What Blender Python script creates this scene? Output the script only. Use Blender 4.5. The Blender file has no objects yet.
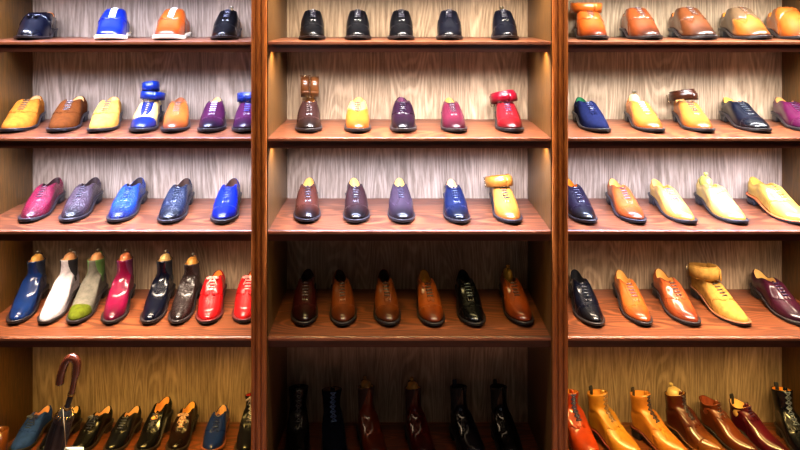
import bpy, bmesh, math, random
from mathutils import Vector, Matrix
from mathutils.bvhtree import BVHTree
C = bpy.context.scene.collection
PI = math.pi
# ------------------------------------------------------------------ camera constants
F = 564.0; PX, PY = 395.0, 8.0; EYE = 1.97
D0, DB = 2.09, 2.455           # shelf front edge and back panel distance
def lin(c):
    def f(v):
        v /= 255.0
        return v/12.92 if v <= .04045 else ((v+.055)/1.055)**2.4
    return (f(c[0]), f(c[1]), f(c[2]), 1)
def ss(a, b, x):
    t = max(0, min(1, (x-a)/(b-a))); return t*t*(3-2*t)
def keyed(keys, t):
    if t <= keys[0][0]: return keys[0][1]
    for i in range(len(keys)-1):
        a, b = keys[i], keys[i+1]
        if t <= b[0]:
            p0 = keys[max(i-1, 0)]; p3 = keys[min(i+2, len(keys)-1)]
            u = (t-a[0])/(b[0]-a[0]); h = b[0]-a[0]
            m0 = (b[1]-p0[1])/max(b[0]-p0[0], 1e-6)*h; m1 = (p3[1]-a[1])/max(p3[0]-a[0], 1e-6)*h
            return (2*u**3-3*u**2+1)*a[1]+(u**3-2*u*u+u)*m0+(-2*u**3+3*u*u)*b[1]+(u**3-u*u)*m1
    return keys[-1][1]
# ------------------------------------------------------------------ materials
MATS = {}
LK = .47                       # hides are darker than their lit look
def newmat(name):
    m = bpy.data.materials.new(name); m.use_nodes = True
    nt = m.node_tree; b = nt.nodes['Principled BSDF']
    return m, nt, b
def simple(name, col, rough=.5, metal=0, coat=0, emit=0, emitcol=None):
    if name in MATS: return MATS[name]
    m, nt, b = newmat(name)
    b.inputs['Base Color'].default_value = lin(col); b.inputs['Roughness'].default_value = rough
    b.inputs['Metallic'].default_value = metal; b.inputs['Coat Weight'].default_value = coat
    if emit:
        b.inputs['Emission Color'].default_value = lin(emitcol or col); b.inputs['Emission Strength'].default_value = emit
    MATS[name] = m; return m
def N(nt, t, **kw):
    n = nt.nodes.new(t)
    for k, v in kw.items(): setattr(n, k, v)
    return n
def hide(col):
    c = lin(col)[:3]; y = .3*c[0]+.6*c[1]+.1*c[2]; k = LK*max(.35, min(1.02, (max(y, 1e-4)/.28)**.35))
    return tuple(v*k for v in c)
def leather(col, finish='leather', toe=None):
    """leather with slight mottling; toe = burnished toe and heel colour of the hide"""
    key = ('L', tuple(col), finish, tuple(toe) if toe else None)
    if key in MATS: return MATS[key]
    m, nt, b = newmat(finish); L = nt.links
    tc = N(nt, 'ShaderNodeTexCoord')
    noi = N(nt, 'ShaderNodeTexNoise'); noi.inputs['Scale'].default_value = 22 if finish != 'suede' else 60
    noi.inputs['Detail'].default_value = 4
    L.new(tc.outputs['Object'], noi.inputs['Vector'])
    mix = N(nt, 'ShaderNodeMixRGB'); c = hide(col)
    mix.inputs[1].default_value = (c[0]*.78, c[1]*.76, c[2]*.78, 1); mix.inputs[2].default_value = (min(1, c[0]*1.15), min(1, c[1]*1.12), min(1, c[2]*1.12), 1)
    rp = N(nt, 'ShaderNodeMapRange'); rp.inputs[1].default_value = .35; rp.inputs[2].default_value = .65
    L.new(noi.outputs['Fac'], rp.inputs[0]); L.new(rp.outputs[0], mix.inputs[0])
    out = mix.outputs[0]
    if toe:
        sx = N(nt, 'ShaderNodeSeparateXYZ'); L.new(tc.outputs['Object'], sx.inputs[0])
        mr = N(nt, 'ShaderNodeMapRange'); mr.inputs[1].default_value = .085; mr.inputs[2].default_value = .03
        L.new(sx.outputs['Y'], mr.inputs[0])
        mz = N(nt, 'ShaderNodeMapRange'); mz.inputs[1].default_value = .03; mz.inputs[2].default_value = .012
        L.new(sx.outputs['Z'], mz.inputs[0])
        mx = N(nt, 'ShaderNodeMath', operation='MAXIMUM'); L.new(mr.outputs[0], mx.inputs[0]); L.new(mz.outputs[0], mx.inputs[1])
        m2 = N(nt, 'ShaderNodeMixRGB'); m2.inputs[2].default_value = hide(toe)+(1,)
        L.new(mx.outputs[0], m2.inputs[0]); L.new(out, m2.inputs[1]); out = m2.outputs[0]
    bump = N(nt, 'ShaderNodeBump')
    if finish == 'suede':
        b.inputs['Roughness'].default_value = .9; b.inputs['Sheen Weight'].default_value = .0
        b.inputs['Specular IOR Level'].default_value = .05
        n2 = N(nt, 'ShaderNodeTexNoise'); n2.inputs['Scale'].default_value = 400
        L.new(tc.outputs['Object'], n2.inputs['Vector']); L.new(n2.outputs['Fac'], bump.inputs['Height'])
        bump.inputs['Strength'].default_value = .5; bump.inputs['Distance'].default_value = .001
    elif finish == 'croc':
        v = N(nt, 'ShaderNodeTexVoronoi', feature='DISTANCE_TO_EDGE'); v.inputs['Scale'].default_value = 75
        mp = N(nt, 'ShaderNodeMapping'); mp.inputs['Scale'].default_value = (.8, 1.3, 1)
        L.new(tc.outputs['Object'], mp.inputs[0]); L.new(mp.outputs[0], v.inputs['Vector'])
        r = N(nt, 'ShaderNodeMapRange'); r.inputs[1].default_value = 0; r.inputs[2].default_value = .22
        L.new(v.outputs['Distance'], r.inputs[0]); L.new(r.outputs[0], bump.inputs['Height'])
        bump.inputs['Strength'].default_value = .9; bump.inputs['Distance'].default_value = .0016
        m3 = N(nt, 'ShaderNodeMixRGB', blend_type='MULTIPLY'); m3.inputs[0].default_value = 1
        r2 = N(nt, 'ShaderNodeMapRange'); r2.inputs[2].default_value = .15; r2.inputs[3].default_value = .35
        L.new(v.outputs['Distance'], r2.inputs[0]); L.new(out, m3.inputs[1]); L.new(r2.outputs[0], m3.inputs[2]); out = m3.outputs[0]
        b.inputs['Roughness'].default_value = .38; b.inputs['Specular IOR Level'].default_value = .2; b.inputs['Coat Weight'].default_value = .5; b.inputs['Coat Roughness'].default_value = .13
    elif finish == 'grain':
        v = N(nt, 'ShaderNodeTexVoronoi'); v.inputs['Scale'].default_value = 260
        L.new(tc.outputs['Object'], v.inputs['Vector']); L.new(v.outputs['Distance'], bump.inputs['Height'])
        bump.inputs['Strength'].default_value = .4; bump.inputs['Distance'].default_value = .0007
        b.inputs['Roughness'].default_value = .35; b.inputs['Coat Weight'].default_value = .25
    else:
        n2 = N(nt, 'ShaderNodeTexNoise'); n2.inputs['Scale'].default_value = 70
        L.new(tc.outputs['Object'], n2.inputs['Vector']); L.new(n2.outputs['Fac'], bump.inputs['Height'])
        bump.inputs['Strength'].default_value = .16; bump.inputs['Distance'].default_value = .0008
        b.inputs['Roughness'].default_value = .4; b.inputs['Specular IOR Level'].default_value = .08; b.inputs['Coat Weight'].default_value = .7; b.inputs['Coat Roughness'].default_value = .085
    L.new(out, b.inputs['Base Color']); L.new(bump.outputs[0], b.inputs['Normal'])
    MATS[key] = m; return m
def wood(name, dark, light, axis='Z', rough=.45, scale=1.0, cath=.5, coat=.15, plank=0):
    """oak with grain streaks and cathedral figure running along one axis"""
    if name in MATS: return MATS[name]
    m, nt, b = newmat(name); L = nt.links
    tc = N(nt, 'ShaderNodeTexCoord'); mp = N(nt, 'ShaderNodeMapping')
    s = {'Z': (1, 1, .07), 'X': (.07, 1, 1), 'Y': (1, .07, 1)}[axis]
    mp.inputs['Scale'].default_value = tuple(v*scale for v in s)
    L.new(tc.outputs['Object'], mp.inputs[0])
    n1 = N(nt, 'ShaderNodeTexNoise'); n1.inputs['Scale'].default_value = 130; n1.inputs['Detail'].default_value = 5; n1.inputs['Roughness'].default_value = .65
    L.new(mp.outputs[0], n1.inputs['Vector'])
    n0 = N(nt, 'ShaderNodeTexNoise'); n0.inputs['Scale'].default_value = 9; n0.inputs['Detail'].default_value = 2
    L.new(mp.outputs[0], n0.inputs['Vector'])
    # cathedral figure: contour lines of a stretched noise field
    mp2 = N(nt, 'ShaderNodeMapping'); s2 = {'Z': (1, 1, .13), 'X': (.16, 1, 1), 'Y': (1, .16, 1)}[axis]
    mp2.inputs['Scale'].default_value = tuple(v*scale for v in s2); L.new(tc.outputs['Object'], mp2.inputs[0])
    nf = N(nt, 'ShaderNodeTexNoise'); nf.inputs['Scale'].default_value = 6.5; nf.inputs['Detail'].default_value = 1.0
    L.new(mp2.outputs[0], nf.inputs['Vector'])
    mu = N(nt, 'ShaderNodeMath', operation='MULTIPLY'); mu.inputs[1].default_value = 190; L.new(nf.outputs['Fac'], mu.inputs[0])
    sn = N(nt, 'ShaderNodeMath', operation='SINE'); L.new(mu.outputs[0], sn.inputs[0])
    mr = N(nt, 'ShaderNodeMapRange'); mr.inputs[1].default_value = -.2; mr.inputs[2].default_value = 1; L.new(sn.outputs[0], mr.inputs[0])
    a = N(nt, 'ShaderNodeMapRange'); a.inputs[1].default_value = .36; a.inputs[2].default_value = .64; L.new(n1.outputs['Fac'], a.inputs[0])
    mxx = N(nt, 'ShaderNodeMixRGB'); mxx.inputs[0].default_value = cath; L.new(a.outputs[0], mxx.inputs[1]); L.new(mr.outputs[0], mxx.inputs[2])
    m0 = N(nt, 'ShaderNodeMixRGB'); m0.inputs[0].default_value = .3; L.new(mxx.outputs[0], m0.inputs[1]); L.new(n0.outputs['Fac'], m0.inputs[2])
    cr = N(nt, 'ShaderNodeMixRGB'); cr.inputs[1].default_value = lin(dark); cr.inputs[2].default_value = lin(light)
    L.new(m0.outputs[0], cr.inputs[0]); out = cr.outputs[0]
    if plank:                                   # boards of slightly different tone
        sx = N(nt, 'ShaderNodeSeparateXYZ'); L.new(tc.outputs['Object'], sx.inputs[0])
        ml = N(nt, 'ShaderNodeMath', operation='MULTIPLY'); ml.inputs[1].default_value = plank; L.new(sx.outputs['X'], ml.inputs[0])
        fl_ = N(nt, 'ShaderNodeMath', operation='FLOOR'); L.new(ml.outputs[0], fl_.inputs[0])
        wn = N(nt, 'ShaderNodeTexWhiteNoise', noise_dimensions='1D'); L.new(fl_.outputs[0], wn.inputs['W'])
        r3 = N(nt, 'ShaderNodeMapRange'); r3.inputs[3].default_value = .74; r3.inputs[4].default_value = 1.05; L.new(wn.outputs['Value'], r3.inputs[0])
        mm = N(nt, 'ShaderNodeMixRGB', blend_type='MULTIPLY'); mm.inputs[0].default_value = 1; L.new(out, mm.inputs[1]); L.new(r3.outputs[0], mm.inputs[2]); out = mm.outputs[0]
    L.new(out, b.inputs['Base Color'])
    bp = N(nt, 'ShaderNodeBump'); bp.inputs['Strength'].default_value = .25; bp.inputs['Distance'].default_value = .001
    L.new(mxx.outputs[0], bp.inputs['Height']); L.new(bp.outputs[0], b.inputs['Normal'])
    b.inputs['Roughness'].default_value = rough; b.inputs['Coat Weight'].default_value = coat; b.inputs['Coat Roughness'].default_value = .2
    MATS[name] = m; return m
# ------------------------------------------------------------------ mesh helpers
def mkobj(name, verts, faces, mat, parent=None, smooth=True, label=None):
    me = bpy.data.meshes.new(name); me.from_pydata([tuple(v) for v in verts], [], faces)
    bm = bmesh.new(); bm.from_mesh(me)
    bmesh.ops.remove_doubles(bm, verts=bm.verts, dist=1e-5)
    bmesh.ops.recalc_face_normals(bm, faces=bm.faces)
    for f in bm.faces: f.smooth = smooth
    bm.to_mesh(me); bm.free(); me.materials.append(mat)
    o = bpy.data.objects.new(name, me); C.objects.link(o)
    if parent: o.parent = parent
    if label: o['label'] = label
    return o
class MB:
    def __init__(s): s.v = []; s.f = []
    def add(s, v, f):
        n = len(s.v); s.v += [Vector(p) for p in v]; s.f += [tuple(i+n for i in q) for q in f]
    def box(s, a, b, bev=0.0):
        bm = bmesh.new(); bmesh.ops.create_cube(bm, size=1)
        for v in bm.verts: v.co = Vector([a[i]+(v.co[i]+.5)*(b[i]-a[i]) for i in range(3)])
        if bev: bmesh.ops.bevel(bm, geom=bm.edges[:], offset=bev, segments=2, affect='EDGES')
        bm.verts.index_update()
        s.add([v.co.copy() for v in bm.verts], [tuple(v.index for v in f.verts) for f in bm.faces]); bm.free()
    def tube(s, pts, r, n=6, closed=False, flat=1.0, caps=True):
        pts = [Vector(p) for p in pts]; m = len(pts); rings = []
        up = None
        for i, p in enumerate(pts):
            a = pts[(i-1) % m] if (closed or i > 0) else p; b = pts[(i+1) % m] if (closed or i < m-1) else p
            t = (b-a).normalized()
            if up is None: up = Vector((0, 0, 1)) if abs(t.z) < .9 else Vector((1, 0, 0))
            x = t.cross(up)
            if x.length < 1e-4: x = t.orthogonal()
            x.normalize(); y = x.cross(t).normalized(); up = y
            rr = r[i] if isinstance(r, (list, tuple)) else r
            rings.append([p+x*math.cos(2*PI*k/n)*rr+y*math.sin(2*PI*k/n)*rr*flat for k in range(n)])
        v = [q for rg in rings for q in rg]; f = []
        for i in range(m if closed else m-1):
            j = (i+1) % m
            for k in range(n): f.append((i*n+k, i*n+(k+1) % n, j*n+(k+1) % n, j*n+k))
        if not closed and caps: f += [tuple(range(n)), tuple((m-1)*n+k for k in range(n))]
        s.add(v, f)
    def lathe(s, prof, n=16, M=None, flat=1.0):
        v = []; f = []; m = len(prof)
        for (r, z) in prof:
            for k in range(n):
                a = 2*PI*k/n; p = Vector((r*math.cos(a), r*math.sin(a)*flat, z)); v.append(M @ p if M else p)
        for i in range(m-1):
            for k in range(n): f.append((i*n+k, i*n+(k+1) % n, (i+1)*n+(k+1) % n, (i+1)*n+k))
        f += [tuple(range(n)), tuple((m-1)*n+k for k in range(n))]
        s.add(v, f)
    def build(s, name, mat, parent=None, smooth=True, label=None): return mkobj(name, s.v, s.f, mat, parent, smooth, label)
def clip(verts, norms, faces, g, gval=None):
    """keep the part of a surface where g(p) > 0, cutting faces exactly on the border"""
    V = list(verts); NN = list(norms); vals = [g(p) for p in V]; cache = {}; out = []
    def cut(a, b):
        k = (min(a, b), max(a, b))
        if k not in cache:
            t = vals[a]/(vals[a]-vals[b]); V.append(V[a].lerp(V[b], t)); NN.append(NN[a].lerp(NN[b], t).normalized()); vals.append(0); cache[k] = len(V)-1
        return cache[k]
    for f in faces:
        r = []
        for i in range(len(f)):
            a, b = f[i], f[(i+1) % len(f)]
            if vals[a] > 0: r.append(a)
            if (vals[a] > 0) != (vals[b] > 0): r.append(cut(a, b))
        if len(r) >= 3: out.append(tuple(r))
    return V, NN, out
def layer(name, surf, gs, off, mat, parent, label=None):
    """a raised panel of leather on the surface: cut out, lifted along the normals, with its edge turned down"""
    V, NN, Fc = surf
    for g in gs: V, NN, Fc = clip(V, NN, Fc, g)
    if not Fc: return None
    used = sorted({i for f in Fc for i in f}); ix = {u: k for k, u in enumerate(used)}
    v = [V[u]+NN[u]*off for u in used]; f = [tuple(ix[i] for i in q) for q in Fc]
    ec = {}
    for q in f:
        for i in range(len(q)):
            a, b = q[i], q[(i+1) % len(q)]; ec.setdefault((min(a, b), max(a, b)), []).append((a, b))
    n0 = len(v); low = {}
    for k, e in ec.items():
        if len(e) == 1:
            a, b = e[0]
            for t in (a, b):
                if t not in low: low[t] = len(v); v.append(V[used[t]]-NN[used[t]]*.0005)
            f.append((b, a, low[a], low[b]))
    return mkobj(name, v, f, mat, parent, True, label)
# ------------------------------------------------------------------ shoe builder
BLACK = (16, 15, 20)
def root(name, label, cat, group):
    o = bpy.data.objects.new(name, None); C.objects.link(o); o.empty_display_size = .05
    o['label'] = label; o['category'] = cat
    if group: o['group'] = group
    return o
KINDNAME = {'oxford': 'oxford_shoe', 'derby': 'derby_shoe', 'monk': 'monk_strap_shoe', 'loafer': 'tassel_loafer', 'chelsea': 'chelsea_boot',
            'boot': 'lace_up_boot', 'chukka': 'chukka_boot', 'casual': 'casual_lace_up_shoe', 'heel': 'heeled_lace_up_shoe'}
def make_shoe(kind, label, group, col, finish='leather', toe=None, cap=None, capcol=None, quarter=None, sole=BLACK, welt=(28, 20, 22), lace=(30, 28, 45),
              lining=(222, 170, 105), tree=None, L=.285, W=.1, side=1, bow=False, point=.8, gusset=None, tab=None, shaft=None, hh=None, counter=None, strapcol=None, facing=None, lift=0.0):
    R = root(KINDNAME[kind], label, 'boot' if kind in ('chelsea', 'boot', 'chukka') else 'shoe', group)
    boot = kind in ('chelsea', 'boot', 'chukka')
    hh = hh or (.045 if kind == 'heel' else .02 if kind == 'casual' else .026)
    ts = .015 if kind == 'casual' else .0105
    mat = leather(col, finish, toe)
    base = lambda t: keyed([(0, .010), (.1, .005), (.22, .001), (.35, 0), (.45, .002 if hh < .03 else .010), (.6, hh*.5), (.74, hh), (1, hh)], t)
    if kind == 'casual': base = lambda t: keyed([(0, .008), (.15, .002), (.3, 0), (.5, 0), (.7, .004), (1, .006)], t)
    def hw(t):
        w = keyed([(0, .80-.16*point), (.1, .87-.09*point), (.2, .95-.03*point), (.33, 1.0), (.5, .86), (.68, .68), (.86, .67), (1, .64)], t)
        ta, ha = .15+.12*point, .13; n1 = 2.3
        e = (max(0, 1-(max(0, 1-t/ta))**n1))**(1/n1)
        if t > 1-ha: e = math.sqrt(max(0, 1-((t-1+ha)/ha)**2))
        return w*e*W/2
    cx = lambda t: side*.007*(4*(t-.45)**2-.35)
    NU, M = 48, 15
    yc0 = {'loafer': .47, 'heel': .55, 'chelsea': .63, 'boot': .63, 'chukka': .62}.get(kind, .56)*L; yc1 = .985*L
    cw = W*(.33 if kind == 'loafer' else .355 if boot else .275)
    rel = [(0, .038), (.1, .041), (.2, .046), (.33, .056), (.45, .065), (.56, .073), (1, .08)] if not boot else [(0, .046), (.1, .049), (.2, .053), (.33, .058), (.45, .068), (.6, .088), (1, .09)]
    if kind == 'loafer': rel = [(0, .046), (.2, .052), (.33, .056), (.45, .060), (.6, .064), (1, .07)]
    zs = W/.1
    vamp = lambda t: (keyed(rel, t)+lift*ss(.1, .4, t))*zs
    cf = vamp(yc0/L); cside, cback = (.041, .062) if not boot else (.064, .070)
    cside *= zs; cback *= zs
    def crel(t):
        q = max(0, min(1, (t*L-yc0)/(yc1-yc0)))
        return keyed([(0, cf), (.3, cside*.35+cf*.65), (.62, cside), (1, cback)], q)
    zb = lambda t: base(t)+ts
    rows = []; p = 2.0
    for j in range(M+1):
        v = (j/M)**1.75; ring = []
        for k in range(NU):
            th = 2*PI*k/NU; s = math.sin(th); t0 = .5*(1-math.cos(th))
            sy = t0*L; hx = hw(t0)-.003
            sx = cx(t0)+(max(hx, 0) if s >= 0 else -max(hx, 0)) if abs(s) > 1e-6 else cx(t0)
            sy = .003+sy*(1-.006/L)
            cy = yc0+(yc1-.004-yc0)*t0; n = 2.0
            cxx = cx(cy/L)*.6+cw*math.copysign(abs(s)**(1.0), s)*(.86+.14*t0)
            blg = math.sin(PI*min(1, v*2.2))*.0035*W/.1
            x = sx+(cxx-sx)*v; y = sy+(cy-sy)*v
            dn = Vector((math.sin(th), -math.cos(th), 0))
            if t0 > .25: x += dn.x*blg; y += dn.y*blg*.6
            f = (1-(1-v)**p)**(1/p)
            t = y/L; zt = vamp(t) if y < yc0 else crel(t)
            ring.append(Vector((x, y, zb(t)+zt*f)))
        rows.append(ring)
    nlow = len(rows)
    if boot:
        shaft = shaft or .145
        KS = 9; top_c = yc0+(yc1-yc0)*.46; tl = (yc1-yc0)*.46; tw = (.034 if kind == 'chelsea' else .041)*zs
        for j in range(1, KS+1):
            a = j/KS; ring = []
            for k in range(NU):
                th = 2*PI*k/NU; c0 = rows[nlow-1][k]
                tx = tw*math.sin(th); ty = top_c-tl*math.cos(th); 
                e = ss(0, 1, a*.9+.1) if a < 1 else 1; q = .5*(1-math.cos(th))
                dip = (.006 if kind == 'chelsea' else .004)*math.sin(PI*q)
                tz = shaft-dip*.6+.008-.016*q
                if kind == 'chukka': tz = shaft-.012*math.sin(PI*q)
                pinch = -.0025*math.sin(PI*a)
                ring.append(Vector((c0.x+(tx-c0.x)*e+pinch*math.sin(th), c0.y+(ty-c0.y)*e, c0.z+(tz-c0.z)*a)))
            rows.append(ring)
        for it in range(5):
            new = {}
            for j in range(nlow-4, nlow+5):
                new[j] = [(rows[j-1][k]+rows[j+1][k])*.25+rows[j][k]*.5 for k in range(NU)]
            for j in new: rows[j] = new[j]
    nr = len(rows)
    V = [q for r in rows for q in r]
    Fc = [(j*NU+k, j*NU+(k+1) % NU, (j+1)*NU+(k+1) % NU, (j+1)*NU+k) for j in range(nr-1) for k in range(NU)]
    # normals
    NN = [Vector((0, 0, 0)) for _ in V]
    for f in Fc:
        a, b, c, d = [V[i] for i in f]; n = (c-a).cross(d-b)
        for i in f: NN[i] += n
    ctr = Vector((0, L*.6, .03))
    NN = [n.normalized() if n.length > 1e-12 else Vector((0, 0, 1)) for n in NN]
    if sum(1 for i in range(0, len(V), 7) if NN[i].dot(V[i]-ctr) < 0) > len(V)/14: NN = [-n for n in NN]
    surf = (V, NN, Fc)
    bvh = BVHTree.FromPolygons(V, Fc)
    # upper with turned-in collar
    th_ = .003; top = rows[-1]; cc = sum(top, Vector())/NU
    inr = [q+(Vector((cc.x, cc.y, q.z))-q).normalized()*th_ for q in top]
    UV = V+[q+Vector((0, 0, -.001)) for q in inr]; UF = list(Fc)+[((nr-1)*NU+k, (nr-1)*NU+(k+1) % NU, nr*NU+(k+1) % NU, nr*NU+k) for k in range(NU)]
    up = mkobj('upper', UV, UF, mat, R)
    # lining and insole
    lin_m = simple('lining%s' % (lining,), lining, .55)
    d0 = min(q.z for q in inr); zin = base(.85)+ts+.004
    lr = [inr]
    for a in (.35, .7, 1.0):
        if boot: lr.append([Vector((cc.x+(q.x-cc.x)*(1-.12*a), cc.y+(q.y-cc.y)*(1-.12*a), q.z-.04*a)) for q in inr]); continue
        lr.append([Vector((q.x*(1+.0*a), q.y+(0 if q.y > cc.y else -.03*a*(1 if not boot else 0)), q.z+(zin+(.008*(1-(q.y-yc0)/(yc1-yc0)) if not boot else 0)-q.z)*a)) for q in inr])
    LV = [q for r in lr for q in r]; LF = [(j*NU+k, j*NU+(k+1) % NU, (j+1)*NU+(k+1) % NU, (j+1)*NU+k) for j in range(3) for k in range(NU)]
    LF.append(tuple(3*NU+k for k in range(NU)))
    mkobj('lining', LV, LF, lin_m, R)
    # sole slab following the last, with its welt
    def slab(name, z0, z1, grow, m, lab=None, t_from=0, taper=0, zfun=None):
        ts_ = []; nn = 56; ring = []
        for k in range(nn):
            th = 2*PI*k/nn; t0 = .5*(1-math.cos(th)); s = math.sin(th)
            x = cx(t0)+math.copysign(hw(t0)+grow if abs(s) > 1e-6 else 0, s); ring.append((x, t0))
        b = MB(); v = []
        for (zf, g) in ((z0, .98), (z0+(z1-z0)*.15, 1), (z0+(z1-z0)*.85, 1), (z1, .98)):
            for (x, t0) in ring: v.append((cx(t0)+(x-cx(t0))*g, (t0*L-L/2)*(1+grow*2/L)*(.5+.5*g)+L/2, base(t0)+zf))
        f = [(j*nn+k, j*nn+(k+1) % nn, (j+1)*nn+(k+1) % nn, (j+1)*nn+k) for j in range(3) for k in range(nn)]
        # caps as strips between the two sides
        for j in (0, 3):
            for k in range(nn//2):
                a = j*nn+k; b2 = j*nn+k+1; c = j*nn+(nn-k-1) % nn; d = j*nn+(nn-k) % nn
                if a == d: f.append((a, b2, c))
                elif b2 == c: f.append((a, b2, d))
                else: f.append((a, b2, c, d))
        return mkobj(name, v, f, m, R, False if False else True, lab)
    solem = simple('sole%s' % (sole,), sole, .4); weltm = simple('welt%s' % (welt,), welt, .45)
    slab('sole', 0, ts*.68, .0035, solem)
    slab('welt', ts*.64, ts, .0042, weltm)
    if kind != 'casual':
        b = MB(); rings = []; t1 = .755; nn = 24
        for zf in (0, .12, 1):
            sc = .93+.07*zf if kind != 'heel' else .80+.2*zf; rg = []
            for k in range(nn+1):
                t0 = t1+(1-t1)*math.sin(PI*k/nn); s = 1 if k < nn/2 else -1
                t0 = min(t0, 1)
                xx = cx(t0)+s*(hw(t0)+.001) if k != nn//2 else cx(1)
                yc = L*.875
                rg.append(Vector((xx*sc, yc+(t0*L-yc)*sc+(.004*(1-zf)), (base(t0)+.0005)*zf)))
            rings.append(rg)
        m_ = nn+1; v = [q for r in rings for q in r]
        f = [(j*m_+k, j*m_+(k+1) % m_, (j+1)*m_+(k+1) % m_, (j+1)*m_+k) for j in range(2) for k in range(m_)]
        for j in (0, 2): f.append(tuple(j*m_+k for k in range(m_)))
        mkobj('heel', v, f, solem, R)
    capm = leather(capcol or col, finish, toe if capcol is None else None)
    wh = W/2
    if cap == 'cap': layer('toe_cap', surf, [lambda p: .25*L-p.y+1.2*p.x*p.x/wh*.25], .0017, capm, R)
    if cap == 'wing':
        def g(p):
            ax = abs(p.x-cx(p.y/L))/wh
            yw = keyed([(0, .40), (.25, .34), (.5, .29), (.75, .36), (.9, .47), (1, .58)], ax)
            return yw*L-p.y
        layer('wing_cap', surf, [g], .0018, capm, R)
    if counter: layer('heel_counter', surf, [lambda p: p.y-.78*L+(.062-p.z)*.5*0, lambda p: .068-p.z], .0011, leather(counter, finish), R)
    # throat line
    ridge = [r[0] for r in rows]
    def at_len(f0, f1, n):
        pts = [q for q in ridge if q.y >= f0*L] if not boot else [q for q in ridge if q.y >= f0*L]
        i0 = next(i for i, q in enumerate(ridge) if q.y >= f0*L); pl = ridge[i0:]
        d = [0]
        for a, b in zip(pl, pl[1:]): d.append(d[-1]+(b-a).length)
        res = []
        for i in range(n):
            s = d[-1]*(f1*i/(n-1)); k = max(j for j in range(len(d)) if d[j] <= s+1e-9); k = min(k, len(pl)-2)
            u = (s-d[k])/max(d[k+1]-d[k], 1e-9); P = pl[k].lerp(pl[k+1], u); a = pl[max(0, k-1)]; b = pl[min(len(pl)-1, k+2)]
            T = (b-a).normalized(); res.append((P, T, Vector((1, 0, 0)).cross(T)))
        return res
    def on(P, Nn, T, x, off, dt=0):
        o = P+T*dt+Nn*.03+Vector((x, 0, 0)); h = bvh.ray_cast(o, -Nn)
        q = h[0] if h[0] is not None and h[3] < .06 else P+T*dt+Vector((x, 0, 0))
        return q+Nn*off
    laced = kind in ('oxford', 'derby', 'boot', 'chukka', 'casual', 'heel')
    if laced:
        fl = {'oxford': .31, 'derby': .33, 'casual': .30, 'heel': .32, 'boot': .42, 'chukka': .54}[kind]
        yq = .50*L if boot else yc0
        gap = .0035 if kind == 'oxford' else .007
        ymax = cc.y if boot else yc0+.02
        tm = mat
        layer('tongue', surf, [lambda p: p.y-fl*L, lambda p: gap-abs(p.x-ridge[-1].x*0-cx(.5)*0), lambda p: ymax-p.y], .0007, tm, R)
        # raised facings either side of the throat
        if kind in ('derby', 'chukka', 'boot', 'casual', 'heel'):
            def gq(p):
                ax = abs(p.x)/wh
                return p.y-(fl*L-.004+.10*L*max(0, ax-.35)*1.6)
            for sg in (1, -1):
                layer('quarter', surf, [gq, lambda p: sg*p.x-gap-.0005], .0016, leather(quarter or col, finish, None), R)
        elif quarter:
            def gq(p): return p.y-(.40*L+.16*L*max(0, abs(p.x)/wh-.3))
            for sg in (1, -1): layer('quarter', surf, [gq, lambda p: sg*p.x-gap-.0005], .0009, leather(quarter, finish, None), R)
        else:
            for sg in (1, -1):
                layer('facing', surf, [lambda p: p.y-(fl*L-.004), lambda p: sg*p.x-gap-.0005, lambda p: .021-abs(p.x)-max(0, (fl*L+.03-p.y))*.25, lambda p: yc0+.012-p.y], .0009 if not facing else .0013, leather(facing, finish) if facing else mat, R)
        nb = {'oxford': 5, 'derby': 5, 'casual': 6, 'heel': 5, 'boot': 7, 'chukka': 4}[kind]
        if kind == 'boot': fl -= .0
        st = at_len(fl+.025, .95, nb); lm = simple('lace%s' % (lace,), lace, .3, 0, .6); b = MB()
        wx = .012
        lr_ = .0021 if boot else .0024
        for i, (P, T, Nn) in enumerate(st):
            pts = [on(P, Nn, T, wx*u, .0022+.0008*(1-u*u)) for u in (-1, -.5, 0, .5, 1)]
            b.tube(pts, lr_, 5)
            if kind in ('boot', 'heel') and i < nb-1:
                P2, T2, N2 = st[i+1]
                for sg in (1, -1):
                    a_ = on(P, Nn, T, wx*sg, .003); c_ = on(P2, N2, T2, -wx*sg, .003); mid = (a_+c_)/2+Nn*.0025
                    b.tube([a_, mid, c_], lr_*.9, 5)
        if bow:
            P, T, Nn = st[-1]
            for sg in (1, -1):
                q0 = P+Nn*.005
                loop = [q0+Vector((sg*.028*math.sin(PI*u)*(.6+.4*u), 0, 0))+T*(-.022*u*math.sin(PI*u)+.004)+Nn*(.008*math.sin(PI*u)) for u in [i/8 for i in range(9)]]
                b.tube(loop, lr_, 5)
                e = [q0, q0+Vector((sg*.010, 0, 0))-T*.012+Nn*.003, on(P, Nn, T, sg*.018, .003, -.03)]
                b.tube(e, lr_, 5)
            b.tube([P+Nn*.004+Vector((-.004, 0, 0)), P+Nn*.007, P+Nn*.004+Vector((.004, 0, 0))], .003, 6)
        b.build('laces', lm, R)
        # eyelets only on boots and derbies
        # tongue top
        P, T, Nn = at_len(fl, .99, 4)[-1]
        v = []; nx, ny = 7, 4
        for j in range(ny):
            for i in range(nx):
                u = -1+2*i/(nx-1); h = -.012+.024*j/(ny-1)
                v.append(P+T*h*1.0+Vector((u*.0115*(1-.1*j), 0, 0))-Nn*(.0035+.010*u*u))
        for q in list(v): v.append(q-Nn*.0018)
        f = []; K_ = nx*ny
        for j in range(ny-1):
            for i in range(nx-1):
                a = j*nx+i; f += [(a, a+1, a+nx+1, a+nx), (K_+a, K_+a+nx, K_+a+nx+1, K_+a+1)]
        bd = [i for i in range(nx)]+[nx-1+nx*j for j in range(1, ny)]+[(ny-1)*nx+i for i in range(nx-2, -1, -1)]+[nx*j for j in range(ny-2, 0, -1)]
        for i in range(len(bd)): a, c = bd[i], bd[(i+1) % len(bd)]; f.append((a, c, K_+c, K_+a))
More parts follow.
